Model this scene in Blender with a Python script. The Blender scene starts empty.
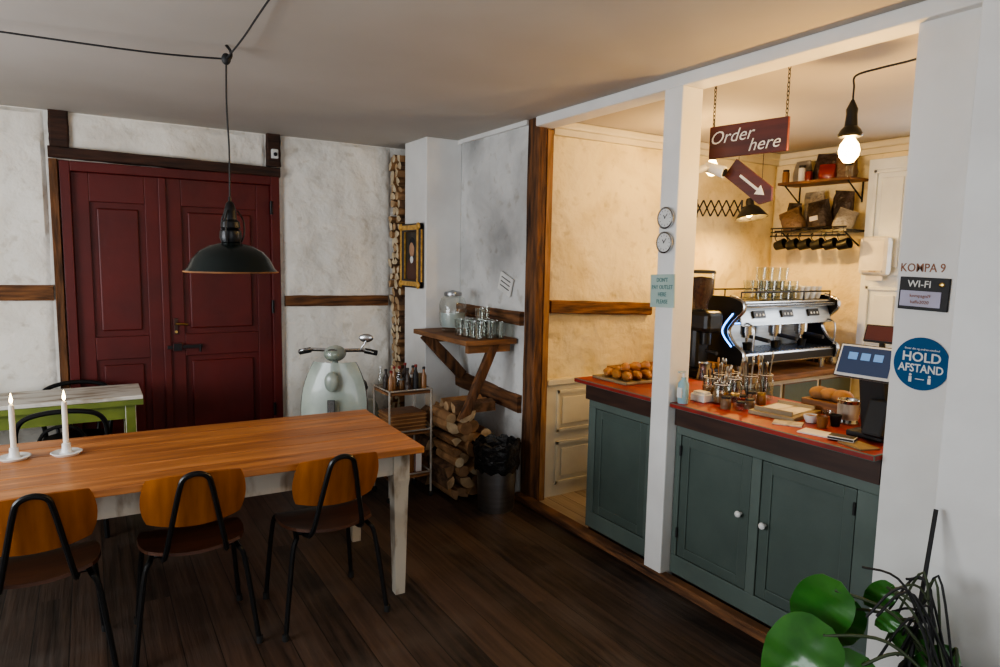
import bpy, bmesh, math, random
from mathutils import Matrix, Vector, Euler, noise as MN
R=random.Random(7)
V=Vector
# ---------------------------------------------------------------- materials
def nt(name):
    m=bpy.data.materials.new(name); m.use_nodes=True
    n=m.node_tree; b=n.nodes['Principled BSDF']; return m,n,b
def N(t,ty,**k):
    a=t.nodes.new(ty)
    for q,v in k.items(): setattr(a,q,v)
    return a
def c4(c): return (c[0],c[1],c[2],1)
def mat(name,col,col2=None,rough=.6,metal=0,scale=(6,6,6),detail=5,bump=0,bscale=None,bdist=.01,lo=.35,hi=.65,emit=None,es=0,coat=0,spec=None):
    m,t,b=nt(name)
    b.inputs['Roughness'].default_value=rough; b.inputs['Metallic'].default_value=metal
    if spec is not None: b.inputs['Specular IOR Level'].default_value=spec
    if coat: b.inputs['Coat Weight'].default_value=coat
    if col2 is None: col2=tuple(c*.8 for c in col)
    tc=N(t,'ShaderNodeTexCoord'); mp=N(t,'ShaderNodeMapping'); mp.inputs['Scale'].default_value=scale
    t.links.new(tc.outputs['Object'],mp.inputs[0])
    no=N(t,'ShaderNodeTexNoise'); no.inputs['Scale'].default_value=1; no.inputs['Detail'].default_value=detail
    t.links.new(mp.outputs[0],no.inputs['Vector'])
    r=N(t,'ShaderNodeValToRGB'); e=r.color_ramp.elements
    e[0].position=lo;e[0].color=c4(col2);e[1].position=hi;e[1].color=c4(col)
    t.links.new(no.outputs['Fac'],r.inputs[0]); t.links.new(r.outputs[0],b.inputs['Base Color'])
    if bump:
        n2=N(t,'ShaderNodeTexNoise'); n2.inputs['Detail'].default_value=6
        n2.inputs['Scale'].default_value=1
        mp2=N(t,'ShaderNodeMapping'); mp2.inputs['Scale'].default_value=bscale or scale
        t.links.new(tc.outputs['Object'],mp2.inputs[0]); t.links.new(mp2.outputs[0],n2.inputs['Vector'])
        bu=N(t,'ShaderNodeBump'); bu.inputs['Strength'].default_value=bump; bu.inputs['Distance'].default_value=bdist
        t.links.new(n2.outputs['Fac'],bu.inputs['Height']); t.links.new(bu.outputs[0],b.inputs['Normal'])
    if emit:
        b.inputs['Emission Color'].default_value=c4(emit); b.inputs['Emission Strength'].default_value=es
    return m
def plaster(name,col,stain,amt=.5,bump=.7):
    m,t,b=nt(name); b.inputs['Roughness'].default_value=.9
    tc=N(t,'ShaderNodeTexCoord')
    def noise(s,d,dist=0):
        n=N(t,'ShaderNodeTexNoise'); n.inputs['Scale'].default_value=s;n.inputs['Detail'].default_value=d
        n.inputs['Distortion'].default_value=dist
        t.links.new(tc.outputs['Object'],n.inputs['Vector']);return n
    a=noise(1.9,9,.5); f=noise(12,8,.3)
    r=N(t,'ShaderNodeValToRGB');e=r.color_ramp.elements
    e[0].position=.28;e[0].color=c4(stain);e[1].position=.28+amt*.45;e[1].color=c4(col)
    t.links.new(a.outputs['Fac'],r.inputs[0])
    r2=N(t,'ShaderNodeValToRGB');e=r2.color_ramp.elements
    e[0].position=.28;e[0].color=(.66,.62,.55,1);e[1].position=.42;e[1].color=(1,1,1,1)
    t.links.new(f.outputs['Fac'],r2.inputs[0])
    mx=N(t,'ShaderNodeMix',data_type='RGBA',blend_type='MULTIPLY'); mx.inputs[0].default_value=.6
    t.links.new(r.outputs[0],mx.inputs[6]);t.links.new(r2.outputs[0],mx.inputs[7])
    t.links.new(mx.outputs[2],b.inputs['Base Color'])
    g=noise(5.5,8,.15)
    bu=N(t,'ShaderNodeBump');bu.inputs['Strength'].default_value=bump;bu.inputs['Distance'].default_value=.045
    t.links.new(g.outputs['Fac'],bu.inputs['Height']);t.links.new(bu.outputs[0],b.inputs['Normal'])
    return m
def planks(name,w,cols,rough,gap=.03,axis=0,grain=(40,2,1),scuff=None):
    m,t,b=nt(name)
    tc=N(t,'ShaderNodeTexCoord'); sp=N(t,'ShaderNodeSeparateXYZ'); t.links.new(tc.outputs['Object'],sp.inputs[0])
    d=N(t,'ShaderNodeMath',operation='DIVIDE'); d.inputs[1].default_value=w; t.links.new(sp.outputs[axis],d.inputs[0])
    fl=N(t,'ShaderNodeMath',operation='FLOOR'); t.links.new(d.outputs[0],fl.inputs[0])
    fr=N(t,'ShaderNodeMath',operation='FRACT'); t.links.new(d.outputs[0],fr.inputs[0])
    ln=N(t,'ShaderNodeMath',operation='MULTIPLY_ADD'); ln.inputs[1].default_value=.37; t.links.new(fl.outputs[0],ln.inputs[0])
    l2=N(t,'ShaderNodeMath',operation='DIVIDE'); l2.inputs[1].default_value=2.1; t.links.new(sp.outputs[1-axis],l2.inputs[0]); t.links.new(l2.outputs[0],ln.inputs[2])
    f2=N(t,'ShaderNodeMath',operation='FLOOR'); t.links.new(ln.outputs[0],f2.inputs[0])
    cb=N(t,'ShaderNodeCombineXYZ'); t.links.new(fl.outputs[0],cb.inputs[0]); t.links.new(f2.outputs[0],cb.inputs[1])
    wn=N(t,'ShaderNodeTexWhiteNoise'); t.links.new(cb.outputs[0],wn.inputs['Vector'])
    mp=N(t,'ShaderNodeMapping'); mp.inputs['Scale'].default_value=grain; t.links.new(tc.outputs['Object'],mp.inputs[0])
    ad=N(t,'ShaderNodeVectorMath',operation='ADD'); t.links.new(mp.outputs[0],ad.inputs[0]); t.links.new(wn.outputs['Color'],ad.inputs[1])
    no=N(t,'ShaderNodeTexNoise'); no.inputs['Scale'].default_value=1;no.inputs['Detail'].default_value=7; t.links.new(ad.outputs[0],no.inputs['Vector'])
    av=N(t,'ShaderNodeMath',operation='MULTIPLY_ADD'); av.inputs[1].default_value=.35; t.links.new(wn.outputs['Value'],av.inputs[0])
    hf=N(t,'ShaderNodeMath',operation='MULTIPLY'); hf.inputs[1].default_value=.7; t.links.new(no.outputs['Fac'],hf.inputs[0]); t.links.new(hf.outputs[0],av.inputs[2])
    r=N(t,'ShaderNodeValToRGB');e=r.color_ramp.elements
    e[0].position=.3;e[0].color=c4(cols[0]);e[1].position=.72;e[1].color=c4(cols[1])
    t.links.new(av.outputs[0],r.inputs[0])
    big=N(t,'ShaderNodeTexNoise'); big.inputs['Scale'].default_value=3.0;big.inputs['Detail'].default_value=8
    t.links.new(tc.outputs['Object'],big.inputs['Vector'])
    src=r.outputs[0]
    if scuff:
        sr=N(t,'ShaderNodeMapRange'); sr.inputs[1].default_value=.50; sr.inputs[2].default_value=.72; sr.inputs[4].default_value=.65
        t.links.new(big.outputs['Fac'],sr.inputs[0])
        ms=N(t,'ShaderNodeMix',data_type='RGBA'); ms.inputs[7].default_value=c4(scuff)
        t.links.new(sr.outputs[0],ms.inputs[0]);t.links.new(src,ms.inputs[6]);src=ms.outputs[2]
    gp=N(t,'ShaderNodeMath',operation='LESS_THAN'); gp.inputs[1].default_value=gap; t.links.new(fr.outputs[0],gp.inputs[0])
    mx=N(t,'ShaderNodeMix',data_type='RGBA'); mx.inputs[7].default_value=(.005,.004,.003,1)
    t.links.new(gp.outputs[0],mx.inputs[0]);t.links.new(src,mx.inputs[6]);t.links.new(mx.outputs[2],b.inputs['Base Color'])
    mr=N(t,'ShaderNodeMapRange'); mr.inputs[3].default_value=rough-.12; mr.inputs[4].default_value=rough+.2
    t.links.new(big.outputs['Fac'],mr.inputs[0]);t.links.new(mr.outputs[0],b.inputs['Roughness'])
    sb=N(t,'ShaderNodeMath',operation='SUBTRACT'); t.links.new(no.outputs['Fac'],sb.inputs[0]); t.links.new(gp.outputs[0],sb.inputs[1])
    bu=N(t,'ShaderNodeBump');bu.inputs['Strength'].default_value=.7;bu.inputs['Distance'].default_value=.008
    t.links.new(sb.outputs[0],bu.inputs['Height']);t.links.new(bu.outputs[0],b.inputs['Normal'])
    return m
def glassmat(name,tint=(.93,.95,.93),fac=.12):
    m=bpy.data.materials.new(name);m.use_nodes=True;t=m.node_tree;t.nodes.clear()
    o=N(t,'ShaderNodeOutputMaterial');a=N(t,'ShaderNodeBsdfTransparent');a.inputs[0].default_value=c4(tint)
    g=N(t,'ShaderNodeBsdfGlossy');g.inputs['Roughness'].default_value=.08
    lw=N(t,'ShaderNodeLayerWeight');lw.inputs[0].default_value=.3
    ad=N(t,'ShaderNodeMath',operation='MULTIPLY_ADD');ad.inputs[1].default_value=.38;ad.inputs[2].default_value=fac*.4
    t.links.new(lw.outputs['Facing'],ad.inputs[0])
    mx=N(t,'ShaderNodeMixShader');t.links.new(ad.outputs[0],mx.inputs[0]);t.links.new(a.outputs[0],mx.inputs[1]);t.links.new(g.outputs[0],mx.inputs[2])
    t.links.new(mx.outputs[0],o.inputs[0]);return m
def glowmat(name,col,s,tr=True):
    m=bpy.data.materials.new(name);m.use_nodes=True;t=m.node_tree;t.nodes.clear()
    o=N(t,'ShaderNodeOutputMaterial');e=N(t,'ShaderNodeEmission');e.inputs[0].default_value=c4(col);e.inputs[1].default_value=s
    a=N(t,'ShaderNodeBsdfTransparent');ad=N(t,'ShaderNodeAddShader')
    t.links.new(e.outputs[0],ad.inputs[0]);t.links.new(a.outputs[0],ad.inputs[1]);t.links.new(ad.outputs[0],o.inputs[0]);return m

WALL=plaster('plaster_white',(.86,.835,.77),(.66,.625,.555),.5,.8)
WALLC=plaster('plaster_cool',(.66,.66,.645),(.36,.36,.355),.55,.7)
WALLK=plaster('plaster_cream',(.82,.71,.46),(.60,.48,.26),.5,.95)
PAINTW=mat('white_paint',(.80,.80,.78),(.72,.71,.69),rough=.6,scale=(3,3,3),bump=.15,bscale=(20,20,20))
PAINTC=mat('cream_paint',(.74,.68,.52),(.62,.56,.42),rough=.6,scale=(3,3,3),bump=.15,bscale=(20,20,20))
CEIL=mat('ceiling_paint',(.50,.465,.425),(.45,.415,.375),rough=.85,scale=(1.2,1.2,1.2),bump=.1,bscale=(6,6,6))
FLOOR=planks('floor_boards_dark',.135,((.013,.0085,.0065),(.088,.052,.036)),.50,scuff=(.095,.075,.062))
FLOORK=planks('floor_boards_light',.12,((.32,.24,.15),(.5,.4,.27)),.5)
TIMB=mat('old_timber',(.20,.085,.032),(.04,.018,.009),rough=.8,scale=(30,30,4),detail=8,bump=.9,bscale=(40,40,6),bdist=.014)
TIMBL=mat('jamb_timber',(.40,.20,.07),(.20,.09,.03),rough=.7,scale=(30,30,4),detail=8,bump=.6,bscale=(40,40,6),bdist=.01)
TIMBH=mat('old_timber_h',(.24,.105,.04),(.05,.022,.011),rough=.8,scale=(4,4,35),detail=8,bump=.9,bscale=(5,5,45),bdist=.014)
TIMBD=mat('dark_timber',(.07,.03,.018),(.025,.012,.008),rough=.8,scale=(4,4,35),detail=8,bump=.7,bscale=(5,5,45))
RED=mat('door_red_paint',(.125,.011,.009),(.085,.008,.007),rough=.48,scale=(3,3,3),bump=.25,bscale=(12,12,12))
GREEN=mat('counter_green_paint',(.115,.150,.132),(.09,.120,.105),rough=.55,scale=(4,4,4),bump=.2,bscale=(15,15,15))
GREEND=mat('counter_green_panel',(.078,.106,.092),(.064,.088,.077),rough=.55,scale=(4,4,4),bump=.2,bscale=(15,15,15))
REDTOP=mat('counter_red_top',(.32,.020,.012),(.18,.012,.008),rough=.5,scale=(8,8,8))
TBROWN=mat('dark_brown_wood',(.055,.024,.015),(.03,.013,.009),rough=.5,scale=(30,3,30))
TABLEW=mat('table_pine',(.60,.255,.085),(.28,.098,.030),rough=.38,scale=(2.2,26,26),detail=9,bump=.25,bscale=(3,50,50),bdist=.004,lo=.28,hi=.66)
TABLEW2=mat('table_pine_b',(.52,.215,.07),(.24,.083,.026),rough=.38,scale=(2.2,30,30),detail=9,bump=.25,bscale=(3,50,50),bdist=.004,lo=.28,hi=.66)
LEGW=mat('worn_grey_paint',(.50,.46,.39),(.18,.12,.07),rough=.7,scale=(14,14,5),lo=.3,hi=.5,bump=.3)
PLY=mat('chair_plywood',(.39,.13,.024),(.24,.075,.014),rough=.35,scale=(30,4,4),detail=6,lo=.3,hi=.7)
PLYD=mat('chair_seat_dark',(.10,.032,.012),(.06,.02,.008),rough=.5,scale=(4,30,4))
BLACK=mat('black_metal',(.014,.014,.015),rough=.35,metal=.3)
BLACKM=mat('black_matte',(.016,.016,.017),rough=.6)
ENAM=mat('lamp_enamel',(.006,.011,.011),(.010,.016,.015),rough=.22)
RUST=mat('rusty_rim',(.35,.16,.06),(.1,.05,.03),rough=.6)
CHROME=mat('steel',(.55,.56,.57),(.42,.43,.44),rough=.25,metal=1)
STEELB=mat('steel_brushed',(.42,.44,.46),(.32,.34,.36),rough=.35,metal=1,scale=(3,3,40))
CREAMC=mat('candle_wax',(.85,.82,.74),rough=.5)
CERW=mat('white_ceramic',(.8,.8,.78),rough=.25)
SHUT=mat('shutter_white',(.80,.86,.92),(.72,.78,.84),rough=.5)
CARTM=mat('cart_metal',(.42,.40,.36),(.25,.2,.15),rough=.5,scale=(10,10,10))
FLAME=mat('flame',(1,.7,.3),rough=.5,emit=(1,.72,.32),es=30)
GLASS=glassmat('clear_glass')
LOGE=mat('log_end',(.50,.34,.19),(.30,.19,.10),rough=.8,scale=(14,14,14))
LOGE2=mat('log_end_dark',(.33,.19,.10),(.19,.11,.055),rough=.8,scale=(14,14,14))
LOGP=mat('log_end_pale',(.66,.55,.38),(.44,.33,.20),rough=.8,scale=(14,14,14))
BARK=mat('log_bark',(.20,.11,.06),(.07,.04,.022),rough=.9,scale=(20,20,20),bump=.5)
LOGS=mat('log_split',(.40,.22,.10),(.22,.12,.055),rough=.8,scale=(10,10,10),bump=.4)
MINT=mat('scooter_mint',(.46,.52,.45),(.30,.34,.30),rough=.3,scale=(5,5,5),coat=.4)
RUBBER=mat('rubber',(.015,.015,.015),rough=.8)
BAG=mat('bin_bag',(.012,.012,.013),rough=.25,scale=(20,20,20),bump=.9,bscale=(22,22,22),bdist=.02)
GOLD=mat('gold_frame',(.75,.45,.11),(.45,.24,.05),rough=.4,metal=.2,scale=(30,30,30),bump=.8)
CANV=mat('canvas_dark',(.035,.025,.018),(.015,.012,.01),rough=.35)
SKIN=mat('portrait_skin',(.50,.28,.17),rough=.5)
SIGNR=mat('sign_red_wood',(.10,.016,.012),(.055,.009,.008),rough=.5,scale=(3,3,25))
WHITEI=mat('white_ink',(.85,.85,.82),rough=.6)
TEALP=mat('pale_teal_paper',(.42,.54,.49),(.35,.46,.42),rough=.7)
TEALT=mat('teal_ink',(.10,.22,.22),rough=.7)
BLUE=mat('sticker_blue',(.010,.10,.25),(.008,.09,.23),rough=.7,spec=.2)
PAPER=mat('paper',(.78,.77,.74),rough=.7)
LAV=mat('lavender_card',(.50,.48,.62),rough=.6)
INKB=mat('brown_ink',(.30,.13,.07),rough=.6)
CROI=mat('pastry',(.48,.22,.06),(.26,.10,.025),rough=.5,scale=(20,20,20),bump=.5,bscale=(40,40,40))
BREAD=mat('bread',(.36,.18,.065),(.2,.1,.04),rough=.7,scale=(15,15,15),bump=.5)
TRAYW=mat('tray_board',(.32,.25,.14),(.19,.14,.075),rough=.5,scale=(15,4,4))
SHELFW=mat('shelf_wood',(.28,.13,.05),(.13,.055,.022),rough=.6,scale=(5,5,30),bump=.3)
BEANS=mat('coffee_beans',(.10,.045,.02),(.04,.016,.008),rough=.5,scale=(60,60,60),bump=1,bscale=(90,90,90))
BAGK=mat('coffee_bag_dark',(.05,.032,.025),(.03,.02,.016),rough=.35,bump=.8,bscale=(14,14,14),bdist=.04)
BAGR=mat('coffee_bag_tan',(.20,.12,.065),(.13,.08,.045),rough=.45,bump=.8,bscale=(14,14,14),bdist=.04)
BAGS=mat('coffee_bag_silver',(.40,.37,.33),(.28,.26,.23),rough=.35,metal=.4,bump=.8,bscale=(14,14,14),bdist=.04)
TABG=mat('green_table_paint',(.20,.25,.045),(.13,.17,.03),rough=.5)
TABT=mat('worn_white_top',(.66,.64,.58),(.30,.24,.17),rough=.55,scale=(4,16,10),lo=.34,hi=.5)
SCREEN=mat('screen_dark',(.012,.018,.035),rough=.45,emit=(.05,.09,.2),es=.35)
SCRRED=mat('screen_red',(.06,.015,.012),rough=.4,emit=(.25,.05,.03),es=.15)
ICON=mat('screen_icon',(.1,.2,.35),rough=.4,emit=(.2,.4,.8),es=.5)
BLUEL=glowmat('blue_led',(.10,.35,1),5)
LEAF=mat('leaf_green',(.05,.19,.03),(.022,.105,.018),rough=.32,scale=(8,8,8),coat=.2)
STEM=mat('plant_stem',(.05,.07,.03),rough=.6)
POTG=mat('pot_dark',(.05,.05,.055),(.03,.03,.035),rough=.5)
SOIL=mat('soil',(.03,.02,.014),rough=.95,bump=.8,bscale=(30,30,30))
BRASS=mat('brass',(.55,.38,.14),rough=.3,metal=1)
BULBM=glowmat('bulb_glow',(1,.62,.18),18)
REDJ=mat('jar_red',(.25,.02,.014),rough=.3)
SPICE=mat('jar_amber',(.26,.12,.04),rough=.3)
BLUISH=mat('soap_liquid',(.30,.50,.58),rough=.2)
WOODH=mat('utensil_wood',(.42,.24,.10),(.28,.15,.06),rough=.6)
WATER=mat('water',(.50,.57,.57),rough=.1)

# ---------------------------------------------------------------- builder
def FM(o,x,y):
    x=V(x).normalized(); y=V(y); z=x.cross(y).normalized(); y=z.cross(x)
    m=Matrix((x,y,z)).transposed().to_4x4(); m.translation=V(o); return m
def TR(x,y,z,rz=0): return Matrix.Translation((x,y,z))@Matrix.Rotation(rz,4,'Z')
class B:
    def __init__(s,name,M=None):
        s.name=name;s.bm=bmesh.new();s.mats=[];s.M=M or Matrix.Identity(4)
    def mi(s,m):
        if m not in s.mats:s.mats.append(m)
        return s.mats.index(m)
    def box(s,c,sz,m,rot=None,bevel=0,M=None):
        mm=s.M@(M or Matrix.Identity(4))@Matrix.Translation(c)
        if rot: mm=mm@Euler(rot).to_matrix().to_4x4()
        mm=mm@Matrix.Diagonal((sz[0],sz[1],sz[2],1))
        vs=bmesh.ops.create_cube(s.bm,size=1,matrix=mm)['verts']
        i=s.mi(m)
        fs={f for v in vs for f in v.link_faces}
        for f in fs:f.material_index=i
        if bevel:
            es={e for v in vs for e in v.link_edges}
            bmesh.ops.bevel(s.bm,geom=list(es),offset=bevel,segments=2,affect='EDGES',profile=.5)
        return s
    def bx(s,x0,x1,y0,y1,z0,z1,m,bevel=0):
        return s.box(((x0+x1)/2,(y0+y1)/2,(z0+z1)/2),(abs(x1-x0),abs(y1-y0),abs(z1-z0)),m,bevel=bevel)
    def rings(s,rings,m,closed=False,caps=True,smooth=True):
        i=s.mi(m);rv=[[s.bm.verts.new(s.M@V(p)) for p in r] for r in rings]
        n=len(rv[0]);L=len(rv)
        for a in range(L if closed else L-1):
            A=rv[a];Bq=rv[(a+1)%L]
            for k in range(n):
                try:
                    f=s.bm.faces.new((A[k],A[(k+1)%n],Bq[(k+1)%n],Bq[k]));f.material_index=i;f.smooth=smooth
                except ValueError:pass
        if caps and not closed:
            for q in (rv[0],rv[-1]):
                try:
                    f=s.bm.faces.new(q);f.material_index=i
                except ValueError:pass
        return s
    def tube(s,pts,r,m,seg=8,closed=False,caps=True):
        pts=[V(p) for p in pts];n=len(pts);rs=r if isinstance(r,(list,tuple)) else [r]*n
        rings=[];prev=None
        for i,p in enumerate(pts):
            if closed: t=pts[(i+1)%n]-pts[i-1]
            else: t=pts[min(i+1,n-1)]-pts[max(i-1,0)]
            t.normalize()
            if prev is None:
                a=V((0,0,1)) if abs(t.z)<.9 else V((1,0,0)); u=t.cross(a).normalized()
            else:
                u=prev-t*prev.dot(t)
                u.normalize()
            prev=u;w=t.cross(u)
            rings.append([p+(u*math.cos(2*math.pi*k/seg)+w*math.sin(2*math.pi*k/seg))*rs[i] for k in range(seg)])
        return s.rings(rings,m,closed,caps)
    def cyl(s,p0,p1,r0,m,r1=None,seg=20): return s.tube([p0,p1],[r0,r0 if r1 is None else r1],m,seg)
    def smooth_tube(s,pts,r,m,seg=8,sub=6):
        P=[V(p) for p in pts];out=[]
        for i in range(len(P)-1):
            a=P[max(i-1,0)];b=P[i];c=P[i+1];d=P[min(i+2,len(P)-1)]
            for k in range(sub):
                t=k/sub
                out.append(.5*((2*b)+(c-a)*t+(2*a-5*b+4*c-d)*t*t+(3*b-a-3*c+d)*t**3))
        out.append(P[-1]);return s.tube(out,r,m,seg)
    def lathe(s,prof,m,c=(0,0,0),seg=28,M=None,caps=False):
        mm=M or Matrix.Identity(4)
        rings=[[mm@(V(c)+V((max(r,.0004)*math.cos(2*math.pi*k/seg),max(r,.0004)*math.sin(2*math.pi*k/seg),z))) for k in range(seg)] for r,z in prof]
        return s.rings(rings,m,False,caps)
    def ell(s,c,rad,m,rot=None,u=20,v=12,M=None):
        mm=s.M@(M or Matrix.Identity(4))@Matrix.Translation(c)
        if rot: mm=mm@Euler(rot).to_matrix().to_4x4()
        mm=mm@Matrix.Diagonal((rad[0],rad[1],rad[2],1))
        vs=bmesh.ops.create_uvsphere(s.bm,u_segments=u,v_segments=v,radius=1,matrix=mm)['verts'];i=s.mi(m)
        for f in {f for q in vs for f in q.link_faces}:f.material_index=i;f.smooth=True
        return s
    def grid(s,fn,nu,nv,th,m):
        i=s.mi(m);g=[[s.bm.verts.new(s.M@V(fn(-1+2*a/nu,-1+2*b/nv))) for b in range(nv+1)] for a in range(nu+1)]
        fs=[]
        for a in range(nu):
            for b in range(nv):
                f=s.bm.faces.new((g[a][b],g[a+1][b],g[a+1][b+1],g[a][b+1]));f.material_index=i;f.smooth=True;fs.append(f)
        if th:
            bmesh.ops.recalc_face_normals(s.bm,faces=fs)
            r=bmesh.ops.solidify(s.bm,geom=fs,thickness=th)
            for f in r['geom']:
                if isinstance(f,bmesh.types.BMFace):f.material_index=i;f.smooth=True
        return s
    def rough(s,o,du,dv,n,m,amp=.014,off=.014,step=.03):
        o=V(o);du=V(du);dv=V(dv);n=V(n);W=du.length;Hh=dv.length;nu=max(2,int(W/step));nv=max(2,int(Hh/step))
        def fn(u,v):
            p=o+du*(u+1)/2+dv*(v+1)/2
            h=amp*MN.noise(p*2.6)+amp*.6*MN.noise(p*6)+amp*.2*MN.noise(p*15)
            if abs(u)>.9999 or abs(v)>.9999: return p-n*.004
            return p+n*(off+h)
        return s.grid(fn,nu,nv,0,m)
    def prism(s,poly,th,M,m):
        a=[M@V((p[0],p[1],0)) for p in poly];b=[M@V((p[0],p[1],th)) for p in poly]
        return s.rings([a,b],m,False,True,False)
    def text(s,st,size,M,m,shear=0,ext=.0012,sx=1,bold=.008):
        cu=bpy.data.curves.new('t','FONT');cu.body=st;cu.size=size;cu.extrude=ext;cu.shear=shear;cu.align_x='CENTER';cu.align_y='CENTER';cu.resolution_u=3
        cu.offset=size*bold
        ob=bpy.data.objects.new('t',cu);bpy.context.scene.collection.objects.link(ob)
        dg=bpy.context.evaluated_depsgraph_get();me=bpy.data.meshes.new_from_object(ob.evaluated_get(dg))
        me.transform(s.M@M@Matrix.Diagonal((sx,1,1,1)));i=s.mi(m)
        me.materials.clear()
        old=set(s.bm.faces)
        s.bm.from_mesh(me)
        for f in s.bm.faces:
            if f not in old:f.material_index=i
        bpy.data.objects.remove(ob);bpy.data.curves.remove(cu);bpy.data.meshes.remove(me);return s
    def timber(s,p0,p1,wv,hv,m,n=10,j=.008):
        p0=V(p0);p1=V(p1);wv=V(wv)/2;hv=V(hv)/2;rg=[]
        for i in range(n+1):
            p=p0.lerp(p1,i/n);q=[]
            for a,b in((-1,-.8),(-.8,-1),(.8,-1),(1,-.8),(1,.8),(.8,1),(-.8,1),(-1,.8)):
                q.append(p+wv*a*(1+R.uniform(-j,j)*8)+hv*b*(1+R.uniform(-j,j)*8))
            rg.append(q)
        return s.rings(rg,m,False,True,False)
    def build(s,recalc=True):
        if recalc:bmesh.ops.recalc_face_normals(s.bm,faces=s.bm.faces)
        for e in s.bm.edges:
            if len(e.link_faces)==2 and e.calc_face_angle(0)>.65:e.smooth=False
        me=bpy.data.meshes.new(s.name)
        vs=s.bm.verts
        lo=V((min(v.co.x for v in vs),min(v.co.y for v in vs),min(v.co.z for v in vs)));hi=V((max(v.co.x for v in vs),max(v.co.y for v in vs),max(v.co.z for v in vs)))
        o=V(((lo.x+hi.x)/2,(lo.y+hi.y)/2,lo.z))
        if s.name.split('_')[0] in('floor','ceiling','wall'):o=V((0,0,0))
        bmesh.ops.translate(s.bm,verts=s.bm.verts,vec=-o)
        s.bm.to_mesh(me);s.bm.free()
        for m in s.mats:me.materials.append(m)
        ob=bpy.data.objects.new(s.name,me);ob.location=o;bpy.context.scene.collection.objects.link(ob);return ob

# ---------------------------------------------------------------- room shell
H=2.55; YB=5.33; XR=2.50; KX=4.95; KY=3.66
B('floor').bx(-2.3,2.5,-2.1,YB+.1,-.08,0,FLOOR).build()
B('floor_kitchen').bx(2.5,KX+.1,.7,KY+.1,-.08,.012,FLOORK).build()
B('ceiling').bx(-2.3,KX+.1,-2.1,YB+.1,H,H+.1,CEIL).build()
b=B('wall_back').bx(-2.3,-.14,YB,YB+.12,0,H,WALL).bx(1.27,2.62,YB,YB+.12,0,H,WALL).bx(-.14,1.27,YB,YB+.12,2.24,H,WALL).bx(-.14,1.27,YB+.07,YB+.12,0,2.24,WALL)
b.rough((-2.2,YB,0),(2.0,0,0),(0,0,H),(0,-1,0),WALL).rough((1.29,YB,0),(.90,0,0),(0,0,H),(0,-1,0),WALL).rough((-.10,YB,2.30),(1.28,0,0),(0,0,.25),(0,-1,0),WALL)
b.build()
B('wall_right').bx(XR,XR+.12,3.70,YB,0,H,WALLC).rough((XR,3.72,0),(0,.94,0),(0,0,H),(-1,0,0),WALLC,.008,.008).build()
B('wall_chimney_pier').bx(2.20,XR,4.66,5.06,0,H,PAINTW,bevel=.006).build()
B('wall_kitchen_back').bx(XR+.12,KX+.1,KY,KY+.12,0,H,WALLK).rough((2.60,KY,0),(KX-2.6,0,0),(0,0,H),(0,-1,0),WALLK).build()
B('wall_kitchen_right').bx(KX,KX+.12,2.45,KY,0,H,WALLK).bx(KX,KX+.12,.7,1.3,0,H,WALLK).bx(KX,KX+.12,1.3,2.45,0,1.0,WALLK).bx(KX,KX+.12,1.3,2.45,2.2,H,WALLK).build()
B('wall_kitchen_front').bx(2.65,KX+.12,.6,.7,0,H,WALLK).build()
B('wall_right_pier').bx(XR,XR+.14,1.03,1.31,0,H,PAINTW).build()
B('wall_right_front').bx(2.30,XR+.15,-2.1,1.03,0,H,PAINTW,bevel=.004).build()
WY0,WY1=1.3,3.9
B('wall_left').bx(-2.3,-2.2,-2.1,WY0,0,H,WALL).bx(-2.3,-2.2,WY1,YB,0,H,WALL).bx(-2.3,-2.2,WY0,WY1,0,.8,WALL).bx(-2.3,-2.2,WY0,WY1,2.2,H,WALL).build()
B('wall_front').bx(-2.3,-1.2,-2.2,-2.1,0,H,WALL).bx(1.4,2.65,-2.2,-2.1,0,H,WALL).bx(-1.2,1.4,-2.2,-2.1,0,.8,WALL).bx(-1.2,1.4,-2.2,-2.1,2.2,H,WALL).build()
def win(name,c,du,w,h):
    b=B(name,FM(c,du,(0,0,1)))
    for x in(-w/2+.03,0,w/2-.03): b.box((x,0,0),(.06,h,.06),PAINTW,bevel=.006)
    for y in(-h/2+.03,h*.15,h/2-.03): b.box((0,y,0),(w,.05,.05),PAINTW,bevel=.006)
    b.build()
win('window_1',(-2.25,(WY0+WY1)/2,1.5),(0,1,0),WY1-WY0,1.4)
win('window_2',(.1,-2.15,1.5),(1,0,0),2.6,1.4)
win('window_3',(KX+.06,1.875,1.6),(0,1,0),1.15,1.2)

B('trim_1').bx(2.46,2.60,1.03,3.60,2.49,H,PAINTW,bevel=.006).build()
B('support_post').bx(2.45,2.59,2.35,2.47,.0,2.49,PAINTW,bevel=.006).build()
b=B('trim_2');b.timber((2.47,1.32,.025),(2.47,3.72,.025),(.06,0,0),(0,0,.05),TIMBH,14,.004);b.build()
b=B('timber_post');b.timber((2.515,3.655,.0),(2.515,3.655,H),(.07,0,0),(0,.13,0),TIMB,16,.007);b.bx(2.55,2.60,3.59,3.66,0,2.485,TIMBL,bevel=.004);b.build()
B('trim_3').bx(2.62,KX,3.58,KY,H-.05,H,PAINTC,bevel=.012).bx(2.62,KX,3.61,KY,H-.09,H-.05,PAINTC).bx(KX-.06,KX,.7,KY-.06,H-.05,H,PAINTC,bevel=.012).bx(KX-.03,KX,.7,KY-.03,H-.09,H-.05,PAINTC).build()
B('trim_4').bx(XR-.03,XR,3.72,4.66,H-.03,H,PAINTW).build()
def tb(name,p0,p1,w,h,m=TIMBH,n=10):
    b=B(name);b.timber(p0,p1,w,h,m,n);b.build()
tb('timber_beam',(-2.2,YB-.015,1.40),(-.20,YB-.015,1.37),(0,.05,0),(0,0,.10))
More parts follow.
